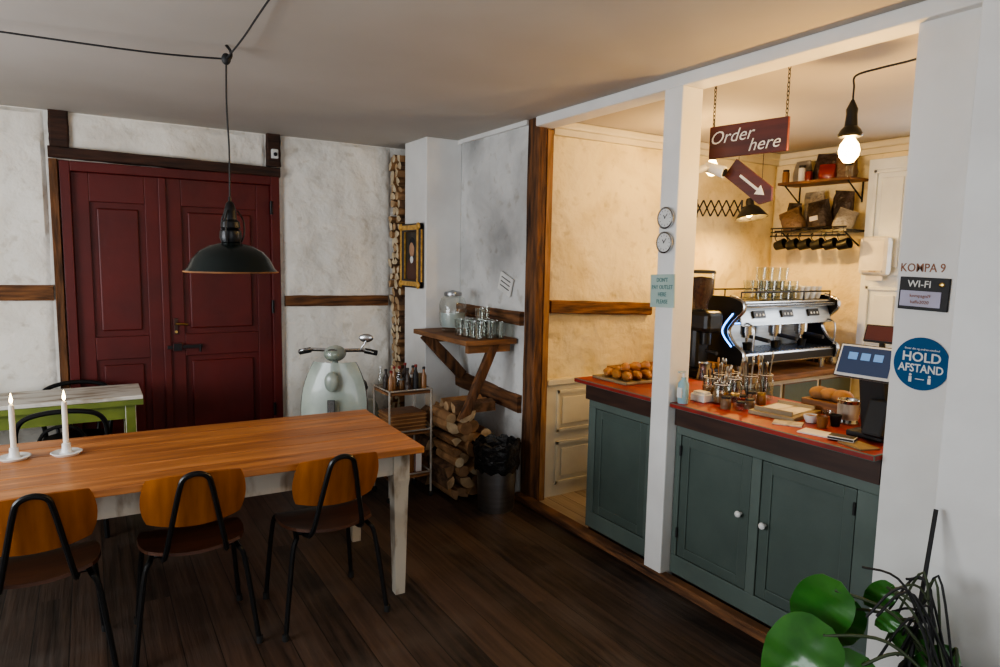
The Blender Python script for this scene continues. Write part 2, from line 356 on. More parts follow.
tb('timber_beam',(1.30,YB-.015,1.29),(2.15,YB-.015,1.28),(0,.05,0),(0,0,.085))
tb('timber_beam',(-.19,YB-.02,2.285),(1.27,YB-.02,2.265),(0,.10,0),(0,0,.07),TIMBD,14)
tb('timber_beam',(-.125,YB-.02,2.32),(-.125,YB-.02,H),(.11,0,0),(0,.06,0),TIMBD,5)
tb('timber_beam',(1.23,YB-.02,2.31),(1.23,YB-.02,H),(.10,0,0),(0,.06,0),TIMBD,5)
tb('timber_beam',(-.165,YB-.02,0),(-.165,YB-.02,2.24),(.05,0,0),(0,.08,0),TIMB,12)
tb('timber_beam',(XR-.015,3.74,1.25),(XR-.015,4.65,1.25),(.05,0,0),(0,0,.09))
tb('timber_beam',(XR-.015,3.74,.66),(XR-.015,4.65,.70),(.05,0,0),(0,0,.12))
tb('timber_beam',(2.63,KY-.02,1.335),(3.55,KY-.02,1.30),(0,.06,0),(0,0,.09))
b=B('wainscot_panel');b.bx(2.62,3.12,KY-.04,KY-.002,.012,.82,PAINTC)
b.bx(2.615,3.13,KY-.06,KY-.002,.80,.84,PAINTC,bevel=.006)
for x0,x1 in((2.70,3.04),):
    for z0,z1 in((.10,.40),(.47,.76)):
        for q in((x0,x1,z0,z0+.02),(x0,x1,z1-.02,z1),(x0,x0+.02,z0,z1),(x1-.02,x1,z0,z1)):
            b.bx(q[0],q[1],KY-.055,KY-.038,q[2],q[3],PAINTC)
        b.bx(x0+.05,x1-.05,KY-.05,KY-.038,z0+.05,z1-.05,PAINTC,bevel=.004)
b.build()

# ---------------------------------------------------------------- red door
b=B('door_1');yd=YB
b.bx(-.135,-.075,yd-.05,yd+.068,0,2.235,RED,bevel=.005).bx(1.20,1.265,yd-.05,yd+.068,0,2.235,RED,bevel=.005).bx(-.075,1.20,yd-.05,yd+.068,2.17,2.235,RED,bevel=.005)
def leaf(x0,x1):
    f=yd-.01;bk=yd+.03;w=.10
    b.bx(x0,x1,yd+.012,bk,.01,2.17,RED)
    b.bx(x0,x0+w,f,bk,.01,2.17,RED,bevel=.004);b.bx(x1-w,x1,f,bk,.01,2.17,RED,bevel=.004)
    for z0,z1 in((.01,.2),(.9,1.06),(1.98,2.17)): b.bx(x0+w,x1-w,f,bk,z0,z1,RED,bevel=.004)
    for z0,z1 in((.2,.9),(1.06,1.98)):
        b.bx(x0+w+.04,x1-w-.04,f+.003,bk,z0+.04,z1-.04,RED,bevel=.01)
leaf(-.075,.455);leaf(.485,1.20)
b.bx(.440,.490,yd-.03,yd-.01,.01,2.17,RED,bevel=.006)
b.bx(.51,.54,yd-.02,yd-.005,1.06,1.18,TBROWN,bevel=.003)
b.smooth_tube([(.525,yd-.01,1.14),(.525,yd-.06,1.14),(.55,yd-.07,1.14),(.60,yd-.07,1.135)],.008,BRASS)
b.cyl((.525,yd-.03,1.08),(.525,yd-.01,1.08),.010,BRASS)
b.bx(.46,.70,yd-.035,yd-.01,.955,.985,BLACK,bevel=.003)
b.bx(.50,.56,yd-.045,yd-.01,.94,1.0,BLACK,bevel=.003).cyl((.68,yd-.04,.985),(.68,yd-.04,.93),.008,BLACK)
for z in(.4,1.2,1.95): b.cyl((1.20,yd-.055,z),(1.20,yd-.055,z+.10),.01,BLACK)
b.build()
b=B('motion_sensor');b.box((1.23,YB-.07,2.40),(.05,.04,.07),CERW,bevel=.008).ell((1.23,YB-.095,2.395),(.014,.01,.014),BLACK);b.build()

# ---------------------------------------------------------------- firewood
def logsec(r,kind):
    if kind: 
        n=10;return [(r*math.cos(2*math.pi*k/n)*R.uniform(.92,1.05),r*math.sin(2*math.pi*k/n)*R.uniform(.92,1.05)) for k in range(n)]
    a=R.uniform(0,6.28);sp=R.uniform(1.4,2.8)
    pts=[(0,0)]+[(1.6*r*math.cos(a+sp*k/5),1.6*r*math.sin(a+sp*k/5)) for k in range(6)]
    cx=sum(p[0] for p in pts)/7;cy=sum(p[1] for p in pts)/7
    return [(p[0]-cx,p[1]-cy) for p in pts]
def addlog(b,M,L,r,ends,rd=.3):
    sec=logsec(r,R.random()<rd)
    a=[M@V((p[0],p[1],0)) for p in sec];c=[M@V((p[0],p[1],L)) for p in sec]
    b.rings([a,c],R.choice([BARK,LOGS,LOGS]),False,False,False)
    i=b.mi(R.choice(ends))
    for q in(a,c):
        f=b.bm.faces.new([b.bm.verts.new(b.M@p) for p in q]);f.material_index=i
b=B('firewood_stack')
z=.04
while z<2.50:
    y=5.115+R.uniform(0,.008)
    while y<5.275:
        r=R.uniform(.029,.036)
        addlog(b,FM((2.165+R.uniform(-.02,.02),y,z+R.uniform(-.006,.006)),(0,-1,R.uniform(-.2,.2)),(0,0,1))@Matrix.Translation((0,0,-.28)),.28,r,(LOGP,LOGP,LOGE),.35)
        y+=r*1.85
    z+=.060
b.build()
b=B('firewood_pile')
rows=[(.05,5),(.125,5),(.20,5),(.275,4),(.35,4),(.425,4),(.50,3),(.57,3)]
for z,n in rows:
    for k in range(n):
        r=R.uniform(.036,.048)
        x=2.05+k*.083+R.uniform(-.01,.01)+(.03 if n==4 else 0); y=3.87+R.uniform(-.03,.07)
        dx=R.uniform(-.08,.15)
        addlog(b,FM((x,y,z),(1,-dx*.3,R.uniform(-.1,.1)),(0,0,1))@Matrix.Translation((0,0,-.30)),.30,r,(LOGE,LOGP,LOGE2))
for z,n in [(q,4) for q in(.05,.135,.22,.305,.39,.475)]:
    for k in range(n):
        addlog(b,FM((2.07+k*.1,4.26,z),(1,0,0),(0,0,1))@Matrix.Translation((0,0,-.32)),.32,.045,(LOGE,LOGE2))
for i in range(3):
    addlog(b,FM((2.05+R.uniform(0,.03),3.96+.08*i,.625),(0,1,.12),(0,0,1)),.32,.038,(LOGE,LOGE2))
b.build()

# ---------------------------------------------------------------- bar shelf
b=B('bar_shelf')
b.bx(2.08,XR-.02,3.79,4.62,1.075,1.11,SHELFW,bevel=.004)
b.timber((2.33,3.845,1.075),(2.10,3.83,.60),(.08,0,.03),(0,.045,0),TIMB,4)
b.timber((2.12,4.50,1.075),(2.44,4.50,.75),(.06,0,.05),(0,.05,0),TIMB,4)
b.bx(2.12,2.45,3.83,3.87,1.02,1.075,SHELFW).bx(2.12,2.45,4.48,4.52,1.02,1.075,SHELFW)
b.build()
b=B('drink_dispenser',TR(2.28,4.36,1.11))
b.lathe([(.075,0),(.08,.01),(.072,.02),(.095,.05),(.10,.10),(.10,.2),(.085,.245),(.06,.26),(.06,.28)],GLASS)
b.lathe([(.001,.03),(.085,.035),(.09,.06),(.09,.14),(.001,.14)],WATER)
b.lathe([(.001,.305),(.02,.30),(.062,.29),(.066,.275),(.063,.262)],STEELB)
b.cyl((0,-.10,.06),(0,-.13,.06),.009,CHROME).cyl((0,-.13,.075),(0,-.13,.04),.008,CHROME)
b.build()
def glass(b,x,y,z,r=.036,h=.10,m=GLASS):
    b.lathe([(.001,z),(r*.8,z),(r,z+h),(r-.002,z+h),(r*.8-.003,z+.006),(.001,z+.006)],m,(x,y,0),seg=16)
b=B('drinking_glasses')
for i in range(3):
    for k in range(4):
        if (i,k)!=(2,3): glass(b,2.20+i*.09+R.uniform(-.005,.005),3.84+k*.09,1.11,.036,.115)
for x,y in((2.24,3.885),(2.33,3.975)): glass(b,x,y,1.227,.036,.09)
b.build()
b=B('notice_card',FM((XR-.022,3.95,1.475),(0,-1,-.35),(0,0,1)));b.box((0,0,0),(.17,.13,.008),PAPER)
for k in range(3):b.box((0,.035-.03*k,.005),(.12,.006,.002),BLACKM)
b.build()

# ---------------------------------------------------------------- portrait
b=B('portrait_painting',FM((2.185,4.87,1.66),(0,-1,0),(0,0,1)))
w,h=.38,.50
b.box((0,0,0),(w-.06,h-.06,.012),CANV)
for x in(-1,1): b.box((x*(w/2-.032),0,.012),(.064,h,.042),GOLD,bevel=.014)
for y in(-1,1): b.box((0,y*(h/2-.032),.012),(w,.064,.042),GOLD,bevel=.014)
for x in(-1,1):
    for y in(-1,1): b.ell((x*(w/2-.025),y*(h/2-.025),.03),(.03,.03,.015),GOLD,u=12,v=8)
b.ell((0,.05,.008),(.046,.062,.008),SKIN).ell((0,.095,.006),(.058,.05,.006),BLACKM).ell((0,-.11,.005),(.11,.10,.006),mat('coat_paint',(.09,.03,.02),rough=.5)).ell((0,-.03,.009),(.03,.03,.005),WHITEI)
b.build()

# ---------------------------------------------------------------- waste bin
b=B('waste_bin',TR(2.25,3.655,0))
b.lathe([(.001,0),(.118,0),(.12,.01),(.135,.34),(.14,.345),(.14,.35)],STEELB,seg=32)
sg=40;rg=[]
for j,(r,z) in enumerate([(.141,.27),(.15,.30),(.145,.36),(.155,.42),(.15,.455),(.13,.46),(.115,.40),(.10,.30),(.001,.28)]):
    rg.append([V((r*(1+(.06*math.sin(5*k)+R.uniform(-.03,.03) if r>.01 else 0))*math.cos(2*math.pi*k/sg),r*(1+(.05*math.sin(7*k) if r>.01 else 0))*math.sin(2*math.pi*k/sg),z+.012*math.sin(k*1.7))) for k in range(sg)])
b.rings(rg,BAG,False,False);b.build()

# ---------------------------------------------------------------- serving cart
b=B('serving_cart');x0,x1,y0,y1=1.66,1.965,4.06,4.34
for x in(x0,x1):
    for y in(y0,y1): b.cyl((x,y,.03),(x,y,.76),.008,CARTM,seg=8).ell((x,y,.02),(.02,.02,.02),RUBBER,u=10,v=6)
for z in(.15,.45,.73):
    b.bx(x0,x1,y0,y1,z,z+.015,SHELFW)
    for q in(((x0,y0),(x1,y0)),((x0,y1),(x1,y1)),((x0,y0),(x0,y1)),((x1,y0),(x1,y1))):
        b.cyl((*q[0],z+.03),(*q[1],z+.03),.006,CARTM,seg=6)
b.build()
def bottle(b,x,y,z,r,h,m,cap):
    b.lathe([(.001,z),(r,z),(r,z+h*.6),(r*.4,z+h*.8),(r*.4,z+h*.92)],m,(x,y,0),seg=14)
    b.cyl((x,y,z+h*.9),(x,y,z+h),r*.5,cap,seg=10)
def jar(b,x,y,z,r,h,m,cap):
    b.lathe([(.001,z),(r,z),(r*1.03,z+h*.1),(r*1.03,z+h*.75),(r*.85,z+h*.85)],m,(x,y,0),seg=14)
    b.cyl((x,y,z+h*.84),(x,y,z+h),r*.9,cap,seg=14)
b=B('condiment_jars')
for i in range(5):
    for k in range(3):
        X=1.69+i*.060;Y=4.11+k*.09
        t=R.random()
        if t<.45: jar(b,X,Y,.746,.024,R.uniform(.07,.12),R.choice([SPICE,REDJ,GLASS,BAGR]),R.choice([BLACKM,STEELB,CERW,BRASS]))
        elif t<.68: b.box((X,Y,.746+.05),(.048,.035,.10),R.choice([PAPER,TRAYW,BAGK,REDJ]),bevel=.002)
        else: bottle(b,X,Y,.746,.02,R.uniform(.13,.18),R.choice([BLACKM,SPICE,GLASS,BAGK]),R.choice([BLACKM,REDJ,CERW]))
b.build()
b=B('storage_basket');b.box((1.81,4.20,.53),(.26,.22,.13),SHELFW,bevel=.01)
for k in range(5):b.box((1.81,4.20,.48+.025*k),(.268,.228,.006),WOODH)
b.build()
b=B('cereal_boxes')
for k,m in enumerate((REDJ,PAPER,SPICE,CERW)): b.box((1.72+.06*k,4.20,.245),(.05,.16,.16),m,bevel=.003)
b.build()

# ---------------------------------------------------------------- scooter
fw=V((-.5,-.866,0))
b=B('motor_scooter',FM((1.56,4.70,0),fw,(.866,-.5,0)))
def tor(b,c,Rr,r,m,seg=28):
    b.tube([(c[0]+Rr*math.cos(2*math.pi*k/seg),c[1],c[2]+Rr*math.sin(2*math.pi*k/seg)) for k in range(seg)],r,m,10,closed=True)
for cx in(.52,-.36):
    tor(b,(cx,0,.20),.155,.045,RUBBER);b.cyl((cx,-.03,.20),(cx,.03,.20),.115,CHROME,seg=24);b.cyl((cx,-.05,.20),(cx,.05,.20),.03,STEELB)
def fender(u,v):
    a=math.radians(90+u*85);return (.52+.235*math.cos(a),.085*v,.20+(.25-.05*v*v)*math.sin(a)*1.0+.02)
b.grid(fender,14,8,.004,MINT)
def shield(u,v):
    z=.28+(v+1)/2*.64; w=.22*(1-.38*max(0,v)**2.2)*(1-.15*max(0,-v)**2)
    return (.34+.05*(1-u*u)-.07*(v+1)/2+ .10*max(0,-v)**2,w*u,z)
b.grid(shield,14,14,.012,MINT)
b.tube([shield(-1,-1+k/8) for k in range(17)],.010,CHROME,8).tube([shield(1,-1+k/8) for k in range(17)],.010,CHROME,8)
b.ell((.38,-.0,.80),(.03,.05,.07),MINT).box((.405,0,.62),(.01,.05,.12),CHROME,bevel=.003)
b.smooth_tube([(.52,.06,.20),(.46,.05,.42),(.36,.03,.6),(.27,0,.92),(.26,0,.98)],.022,MINT)
b.ell((.27,0,.98),(.11,.075,.055),MINT).ell((.355,0,.98),(.03,.05,.045),GLASS).ell((.34,0,.98),(.03,.048,.043),CHROME)
b.smooth_tube([(.16,-.24,.975),(.2,-.17,.995),(.26,0,1.0),(.2,.17,.995),(.16,.24,.975)],.013,CHROME)
for y in(-1,1):
    b.cyl((.185,y*.19,.99),(.155,y*.27,.97),.019,RUBBER,seg=12)
    b.smooth_tube([(.21,y*.16,1.0),(.25,y*.21,1.0),(.24,y*.26,.985)],.006,CHROME)
b.smooth_tube([(.2,.16,1.0),(.2,.19,1.04),(.2,.20,1.06)],.005,CHROME);b.ell((.19,.20,1.08),(.012,.05,.03),CHROME)
b.box((.10,0,.27),(.42,.36,.04),MINT,bevel=.015)
for y in(-.12,-.04,.04,.12): b.box((.10,y,.295),(.38,.02,.01),RUBBER)
b.ell((-.33,0,.40),(.29,.13,.22),MINT)
for y in(-1,1): b.ell((-.36,y*.12,.38),(.24,.08,.15),MINT)
b.ell((-.28,0,.64),(.26,.12,.06),BLACKM);b.box((-.28,0,.60),(.42,.2,.05),BLACKM,bevel=.02)
b.ell((-.60,0,.50),(.03,.05,.035),REDJ)
b.tube([(-.05,.1,.25),(-.02,.16,.02),(-.12,.18,.005)],.01,CHROME).tube([(-.05,-.1,.25),(-.02,-.16,.02),(-.12,-.18,.005)],.01,CHROME)
b.build()

# ---------------------------------------------------------------- dining table
TM=Matrix.Translation((1.335,2.825,0))@Matrix.Rotation(-math.radians(1.8),4,'Z')
b=B('dining_table',TM);L=2.45;W=.88
n=6;w=W/n
for k in range(n):
    b.box((-L/2+R.uniform(-.001,.001),w*(k+.5),.735+R.uniform(-.0008,.0008)),(L,w-.003,.032),R.choice([TABLEW,TABLEW2]),bevel=.004)
b.bx(-L+.10,-.10,.07,.095,.61,.72,LEGW);b.bx(-L+.10,-.10,W-.095,W-.07,.61,.72,LEGW);b.bx(-.12,-.095,.09,W-.09,.61,.72,LEGW);b.bx(-L+.095,-L+.12,.09,W-.09,.61,.72,LEGW)
for x in(-.095,-L+.095):
    for y in(.095,W-.095):
        rg=[]
        for z,s in((.72,.04),(.58,.04),(.55,.036),(0,.024)):
            rg.append([(x-s,y-s,z),(x+s,y-s,z),(x+s,y+s,z),(x-s,y+s,z)])
        b.rings(rg,LEGW,False,True,False)
b.build()

def dchair(x,y,rz=0):
    b=B('dining_chair',TR(x,y,0,rz));r=.011
    def seat(u,v):
        X=u*math.sqrt(1-.32*v*v)*.205;Y=v*math.sqrt(1-.32*u*u)*.20
        return (X,Y,.445+.018*u*u-.03*max(0,v)**3+.012*max(0,-v)**2)
    b.grid(seat,12,12,.013,PLYD)
    def back(u,v):
        X=u*math.sqrt(1-.22*v*v)*.19;Z=v*math.sqrt(1-.30*u*u)*.115
        return (X,-.228-.03*v+.045*u*u,.685+Z)
    b.grid(back,14,8,.011,PLY)
    b.smooth_tube([(-.215,.21,0),(-.185,.185,.36),(-.165,.15,.425),(-.15,0,.43),(-.165,-.14,.425),(-.19,-.165,.36),(-.235,-.20,0)],r,BLACK,8,5)
    b.smooth_tube([(.215,.21,0),(.185,.185,.36),(.165,.15,.425),(.15,0,.43),(.165,-.14,.425),(.19,-.165,.36),(.235,-.20,0)],r,BLACK,8,5)
    b.cyl((-.155,.10,.425),(.155,.10,.425),.010,BLACK,seg=8);b.cyl((-.155,-.10,.425),(.155,-.10,.425),.010,BLACK,seg=8)
    b.smooth_tube([(-.12,.05,.42),(-.12,-.12,.42),(-.112,-.20,.46),(-.085,-.232,.60),(-.058,-.262,.74),(-.04,-.272,.785),(0,-.276,.80),(.04,-.272,.785),(.058,-.262,.74),(.085,-.232,.60),(.112,-.20,.46),(.12,-.12,.42),(.12,.05,.42)],r,BLACK,8,5)
    for s in(-1,1): b.cyl((s*.068,-.258,.69),(s*.068,-.226,.69),.006,STEELB,seg=8)
    for sx,sy in((-.215,.21),(.215,.21),(-.235,-.2),(.235,-.2)): b.cyl((sx,sy,0),(sx,sy,.03),.014,RUBBER,seg=10)
    b.build()
dchair(.885,2.975,.03);dchair(.33,3.02,-.03);dchair(-.21,3.02,.04)

def candle(x,y,h):
    b=B('candle_holder',TR(x,y,.752))
    b.lathe([(.001,0),(.05,0),(.062,.012),(.058,.014),(.03,.008),(.022,.012),(.018,.03),(.017,.05),(.0115,.052),(.0115,.02)],CERW)
    b.lathe([(.001,.02),(.0115,.02),(.0105,.05+h),(.006,.055+h),(.001,.052+h)],CREAMC,seg=16)
    b.cyl((0,0,.05+h),(0,0,.065+h),.001,BLACKM,seg=6)
    b.lathe([(.001,.058+h),(.006,.066+h),(.0065,.075+h),(.003,.092+h),(.0005,.104+h)],FLAME,seg=12)
    b.build()
candle(-.115,3.45,.185);candle(-.305,3.47,.185)

# ---------------------------------------------------------------- side table & black chairs
b=B('side_table');x1=.26;x0=-1.2;y0=4.66;y1=5.10
b.bx(x0,x1,y0,y1,.735,.76,TABT,bevel=.004).bx(x0,x1,y0,y1,.70,.734,TABG)
b.bx(x0+.05,x1-.05,y0+.04,y0+.06,.61,.70,TABG).bx(x0+.05,x1-.05,y1-.06,y1-.04,.61,.70,TABG).bx(x1-.07,x1-.05,y0+.05,y1-.05,.61,.70,TABG)
for x in(x0+.07,x1-.07):
    for y in(y0+.06,y1-.06): b.bx(x-.03,x+.03,y-.03,y+.03,0,.70,TABG,bevel=.004)
b.build()
def bchair(x,y,rz):
    b=B('black_cafe_chair',TR(x,y,0,rz))
    b.lathe([(.001,.435),(.19,.435),(.20,.445),(.19,.46),(.001,.462)],BLACK)
    b.smooth_tube([(-.19,-.20,0),(-.18,-.17,.44),(-.215,-.2,.62),(-.17,-.23,.74),(0,-.25,.775),(.17,-.23,.74),(.215,-.2,.62),(.18,-.17,.44),(.19,-.20,0)],.014,BLACK,8,6)
    b.smooth_tube([(-.11,-.17,.44),(-.12,-.2,.56),(-.08,-.23,.66),(0,-.24,.69),(.08,-.23,.66),(.12,-.2,.56),(.11,-.17,.44)],.010,BLACK,8,6)
    for s in(-1,1): b.cyl((s*.15,.12,.44),(s*.19,.19,0),.014,BLACK,seg=10)
    b.tube([(.15*math.cos(2*math.pi*k/20),.15*math.sin(2*math.pi*k/20),.25) for k in range(20)],.008,BLACK,6,closed=True)
    b.build()
bchair(-.16,4.54,0);bchair(-.10,4.99,math.pi)

# ---------------------------------------------------------------- pendant lamp over table
b=B('pendant_lamp',TR(.55,3.20,0))
b.lathe([(.001,1.70),(.036,1.70),(.05,1.695),(.09,1.685),(.135,1.66),(.165,1.625),(.185,1.585),(.197,1.572),(.198,1.566),(.183,1.575),(.16,1.618),(.13,1.652),(.09,1.675),(.04,1.686)],ENAM,seg=48)
b.tube([(.198*math.cos(2*math.pi*k/48),.198*math.sin(2*math.pi*k/48),1.569) for k in range(48)],.004,RUST,6,closed=True)
b.lathe([(.001,1.88),(.010,1.88),(.018,1.87),(.026,1.84),(.028,1.80),(.040,1.79),(.042,1.765),(.033,1.76),(.045,1.75),(.048,1.72),(.04,1.70)],BLACK,seg=20)
for k in range(3):
    a=k*2.1;b.smooth_tube([(.03*math.cos(a),.03*math.sin(a),1.84),(.055*math.cos(a),.055*math.sin(a),1.80),(.058*math.cos(a),.058*math.sin(a),1.74),(.045*math.cos(a),.045*math.sin(a),1.70)],.004,BLACK,6,4)
b.cyl((0,0,1.86),(0,0,1.90),.007,BLACK,seg=8)
b.smooth_tube([(0,0,1.88),(.003,0,2.1),(-.003,0,2.3),(0,0,2.48)],.004,BLACKM,6)
b.smooth_tube([(0,0,2.48),(.02,0,2.50),(.02,.01,2.53),(0,0,2.55)],.006,BLACKM,6);b.ell((0,0,2.49),(.02,.018,.025),BLACKM,u=10,v=8)
b.smooth_tube([(0,0,2.49),(-.30,.07,2.485),(-.8,.17,2.50),(-1.6,.33,2.53),(-2.19,.42,2.54)],.004,BLACKM,6)
b.smooth_tube([(0,0,2.49),(.012,-.3,2.50),(.02,-.62,2.52),(.03,-1.4,2.545)],.004,BLACKM,6)
b.lathe([(.001,1.60),(.02,1.605),(.03,1.63),(.02,1.67),(.014,1.70)],CERW,seg=16)
b.build()

# ---------------------------------------------------------------- counter
b=B('service_counter')
XF=2.52
def carc(y0,y1):
    b.bx(XF+.012,2.60,y0,y1,.05,.83,GREEN)
carc(2.475,3.04);carc(1.315,2.345);b.bx(2.60,3.02,1.315,3.04,.05,.83,GREEN)
def frame(y0,y1,doors):
    z0,z1=.05,.83;dz0,dz1=.15,.785
    b.bx(XF-.008,XF+.012,y0,y1,z0,dz0,GREEN,bevel=.003);b.bx(XF-.008,XF+.012,y0,y1,dz1,z1,GREEN,bevel=.003)
    ys=[y0]+[q for d in doors for q in d]+[y1]
    for k in range(0,len(ys),2): b.bx(XF-.008,XF+.012,ys[k],ys[k+1],dz0,dz1,GREEN,bevel=.003)
    for d0,d1 in doors:
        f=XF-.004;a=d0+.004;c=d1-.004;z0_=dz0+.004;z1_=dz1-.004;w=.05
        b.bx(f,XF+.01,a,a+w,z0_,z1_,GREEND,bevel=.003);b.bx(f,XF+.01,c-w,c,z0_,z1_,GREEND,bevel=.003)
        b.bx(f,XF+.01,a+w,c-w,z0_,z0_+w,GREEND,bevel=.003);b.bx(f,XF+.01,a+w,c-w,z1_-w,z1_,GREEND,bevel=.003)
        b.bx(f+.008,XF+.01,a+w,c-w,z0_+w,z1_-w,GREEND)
frame(2.475,3.04,[(2.55,2.98)]);frame(1.315,2.345,[(1.40,1.835),(1.885,2.31)])
for y,z in((1.93,.505),(1.80,.495)): b.cyl((XF-.004,y,z),(XF-.02,y,z),.007,CERW,seg=12).ell((XF-.028,y,z),(.012,.016,.016),CERW,u=14,v=8)
for y in(1.405,2.305):
    for z in(.25,.68): b.cyl((XF-.012,y,z),(XF-.012,y,z+.05),.006,BLACKM,seg=8)
b.bx(2.50,2.60,2.475,3.06,.83,.925,TBROWN);b.bx(2.50,2.60,1.315,2.345,.83,.925,TBROWN);b.bx(2.60,3.03,1.315,3.06,.83,.925,TBROWN)
b.bx(2.455,2.60,2.475,3.12,.925,.95,REDTOP,bevel=.004);b.bx(2.455,2.60,1.315,2.345,.925,.95,REDTOP,bevel=.004);b.bx(2.595,3.08,1.315,3.12,.925,.95,REDTOP,bevel=.004)
b.bx(2.53,3.0,1.33,2.34,.012,.05,TBROWN).bx(2.53,3.0,2.48,3.03,.012,.05,TBROWN)
b.build()

ZC=.95
b=B('pastry_tray',TR(2.74,2.93,ZC));b.box((0,0,.008),(.36,.30,.016),TRAYW,bevel=.004)
def croissant(b,x,y,z,a,s=1):
    pts=[];rs=[]
    for k in range(9):
        t=-1+k/4;pts.append((x+s*.06*t*math.cos(a)-s*.02*t*t*math.sin(a),y+s*.06*t*math.sin(a)+s*.02*t*t*math.cos(a),z+.026*s));rs.append(s*(.028*(1-.75*abs(t)**1.5)+.0025*(k%2)))
    b.tube(pts,rs,CROI,10)
for i in range(4):
    for k in range(3): croissant(b,-.12+i*.075,-.09+k*.08,.014,R.uniform(-.3,.3)+1.2)
for i in range(3): croissant(b,-.08+i*.08,-.03,.055,R.uniform(0,1))
b.build()
b=B('soap_dispenser',TR(2.505,2.305,ZC));b.lathe([(.001,0),(.025,0),(.027,.01),(.027,.10),(.012,.12),(.012,.13)],BLUISH,seg=18);b.box((-.026,0,.055),(.004,.03,.05),PAPER);b.cyl((0,0,.13),(0,0,.155),.007,CERW).box((-.015,0,.158),(.045,.014,.01),CERW,bevel=.003);b.build()
b=B('napkin_box',TR(2.63,2.295,ZC));b.box((0,0,.02),(.07,.09,.04),CERW,bevel=.006).box((0,0,.045),(.05,.07,.012),PAPER,bevel=.003);b.build()
def cutjar(x,y,r,h,nn,full=None,tall=.17):
    b=B('cutlery_jar',TR(x,y,ZC));b.lathe([(.001,0),(r*.9,0),(r,.01),(r,h*.8),(r*.86,h*.9),(r*.9,h),(r*.84,h),(r*.8,h*.9),(r*.94,h*.78),(r*.94,.012),(.001,.008)],GLASS,seg=18)
    b.tube([(r*.89*math.cos(2*math.pi*k/18),r*.89*math.sin(2*math.pi*k/18),h) for k in range(18)],.002,CERW,5,closed=True)
    if full: b.lathe([(.001,.012),(r*.9,.012),(r*.9,h*.6),(.001,h*.62)],full,seg=16)
    for k in range(nn):
        a=R.uniform(0,6.28);t=R.uniform(.2,.8)*r
        p0=(t*.5*math.cos(a),t*.5*math.sin(a),.015);l=R.uniform(tall-.05,tall);p1=(t*1.6*math.cos(a),t*1.6*math.sin(a),l)
        mm=R.choice([CHROME,STEELB,WOODH,BLACKM]);b.cyl(p0,p1,.0035,mm,seg=6)
        if mm is not BLACKM: b.ell((p1[0],p1[1],p1[2]+.010),(.009,.005,.018),mm,u=10,v=6)
    b.build()
for x,y,r,h,nn,fl,tl in((2.67,2.21,.040,.10,5,SPICE,.14),(2.77,2.22,.045,.12,6,None,.16),(2.87,2.20,.045,.13,9,None,.21),(2.73,2.33,.04,.11,4,SPICE,.15),(2.82,2.34,.042,.12,7,BAGK,.18),(2.91,2.34,.04,.12,2,REDJ,.15),(2.97,2.18,.042,.13,8,None,.22)):
    cutjar(x,y,r,h,nn,fl,tl)
b=B('spice_jars')
for x,y,h in((2.60,2.12,.06),(2.66,2.115,.07),(2.72,2.12,.055),(2.78,2.11,.07),(2.84,2.10,.06),(2.63,2.055,.045),(2.70,2.06,.05)):
    jar(b,x,y,ZC,.024,h,R.choice([REDJ,SPICE,BAGR,GLASS]),R.choice([STEELB,BLACKM,BRASS]))
b.build()
b=B('serving_board',TR(2.76,1.91,ZC,.15));b.box((0,0,.01),(.27,.22,.02),TRAYW,bevel=.004).box((0,0,.022),(.22,.17,.006),TABT).box((-.11,0,.03),(.01,.18,.02),TRAYW).box((.11,0,.03),(.01,.18,.02),TRAYW);b.build()
b=B('tin_can',TR(2.86,1.665,ZC));b.lathe([(.001,0),(.045,0),(.046,.005),(.043,.01),(.043,.10),(.046,.105),(.043,.108),(.040,.10),(.04,.02),(.001,.02)],CHROME,seg=24);b.lathe([(.0436,.02),(.0436,.09)],LEGW,seg=24);b.build()
b=B('bread_board',TR(2.99,1.83,ZC));b.box((0,0,.03),(.13,.22,.06),SHELFW,bevel=.005).ell((0,.055,.085),(.05,.05,.032),BREAD).ell((0,-.055,.085),(.05,.05,.032),BREAD).ell((-.01,0,.09),(.045,.045,.028),BREAD);b.build()
b=B('sauce_bottles')
for x,y,h,m in((2.96,1.63,.17,BAGK),(3.01,1.67,.15,SPICE),(2.95,1.56,.19,BLACKM),(3.02,1.60,.14,REDJ)): bottle(b,x,y,ZC,.022,h,m,BLACKM)
b.build()
b=B('menu_papers');
for x,y,a,m in((2.56,1.62,.2,PAPER),(2.53,1.42,-.3,TRAYW),(2.60,1.78,.5,LEGW)):
    b.box((x,y,ZC+.003),(.09,.12,.005),m,rot=(0,0,a))
b.box((2.55,1.50,ZC+.012),(.06,.10,.014),BLACKM,rot=(0,0,.3),bevel=.003);b.build()
b=B('sugar_bowl',TR(2.72,1.75,ZC));b.lathe([(.001,0),(.02,0),(.03,.02),(.032,.035),(.029,.035),(.026,.02),(.001,.008)],CERW);b.ell((0,0,.026),(.026,.026,.008),SPICE);b.build()
b=B('espresso_cups')
for (x,y),m in zip(((2.80,1.72),(2.76,1.66),(2.68,1.67)),(GLASS,BLACKM,SPICE)): b.lathe([(.001,0),(.018,0),(.026,.05),(.024,.05),(.016,.006)],m,(x,y,ZC),seg=16)
b.build()
b=B('pos_terminal')
b.box((2.73,1.475,ZC+.012),(.15,.15,.024),BLACKM,bevel=.006)
b.box((2.735,1.47,ZC+.14),(.085,.11,.26),BLACKM,rot=(0,-.2,0),bevel=.012)
b.box((2.67,1.425,ZC+.09),(.07,.085,.15),BLACKM,rot=(0,.35,0),bevel=.01)
M1=FM((2.665,1.495,ZC+.31),(.08,-1,0),(.42,0,1))
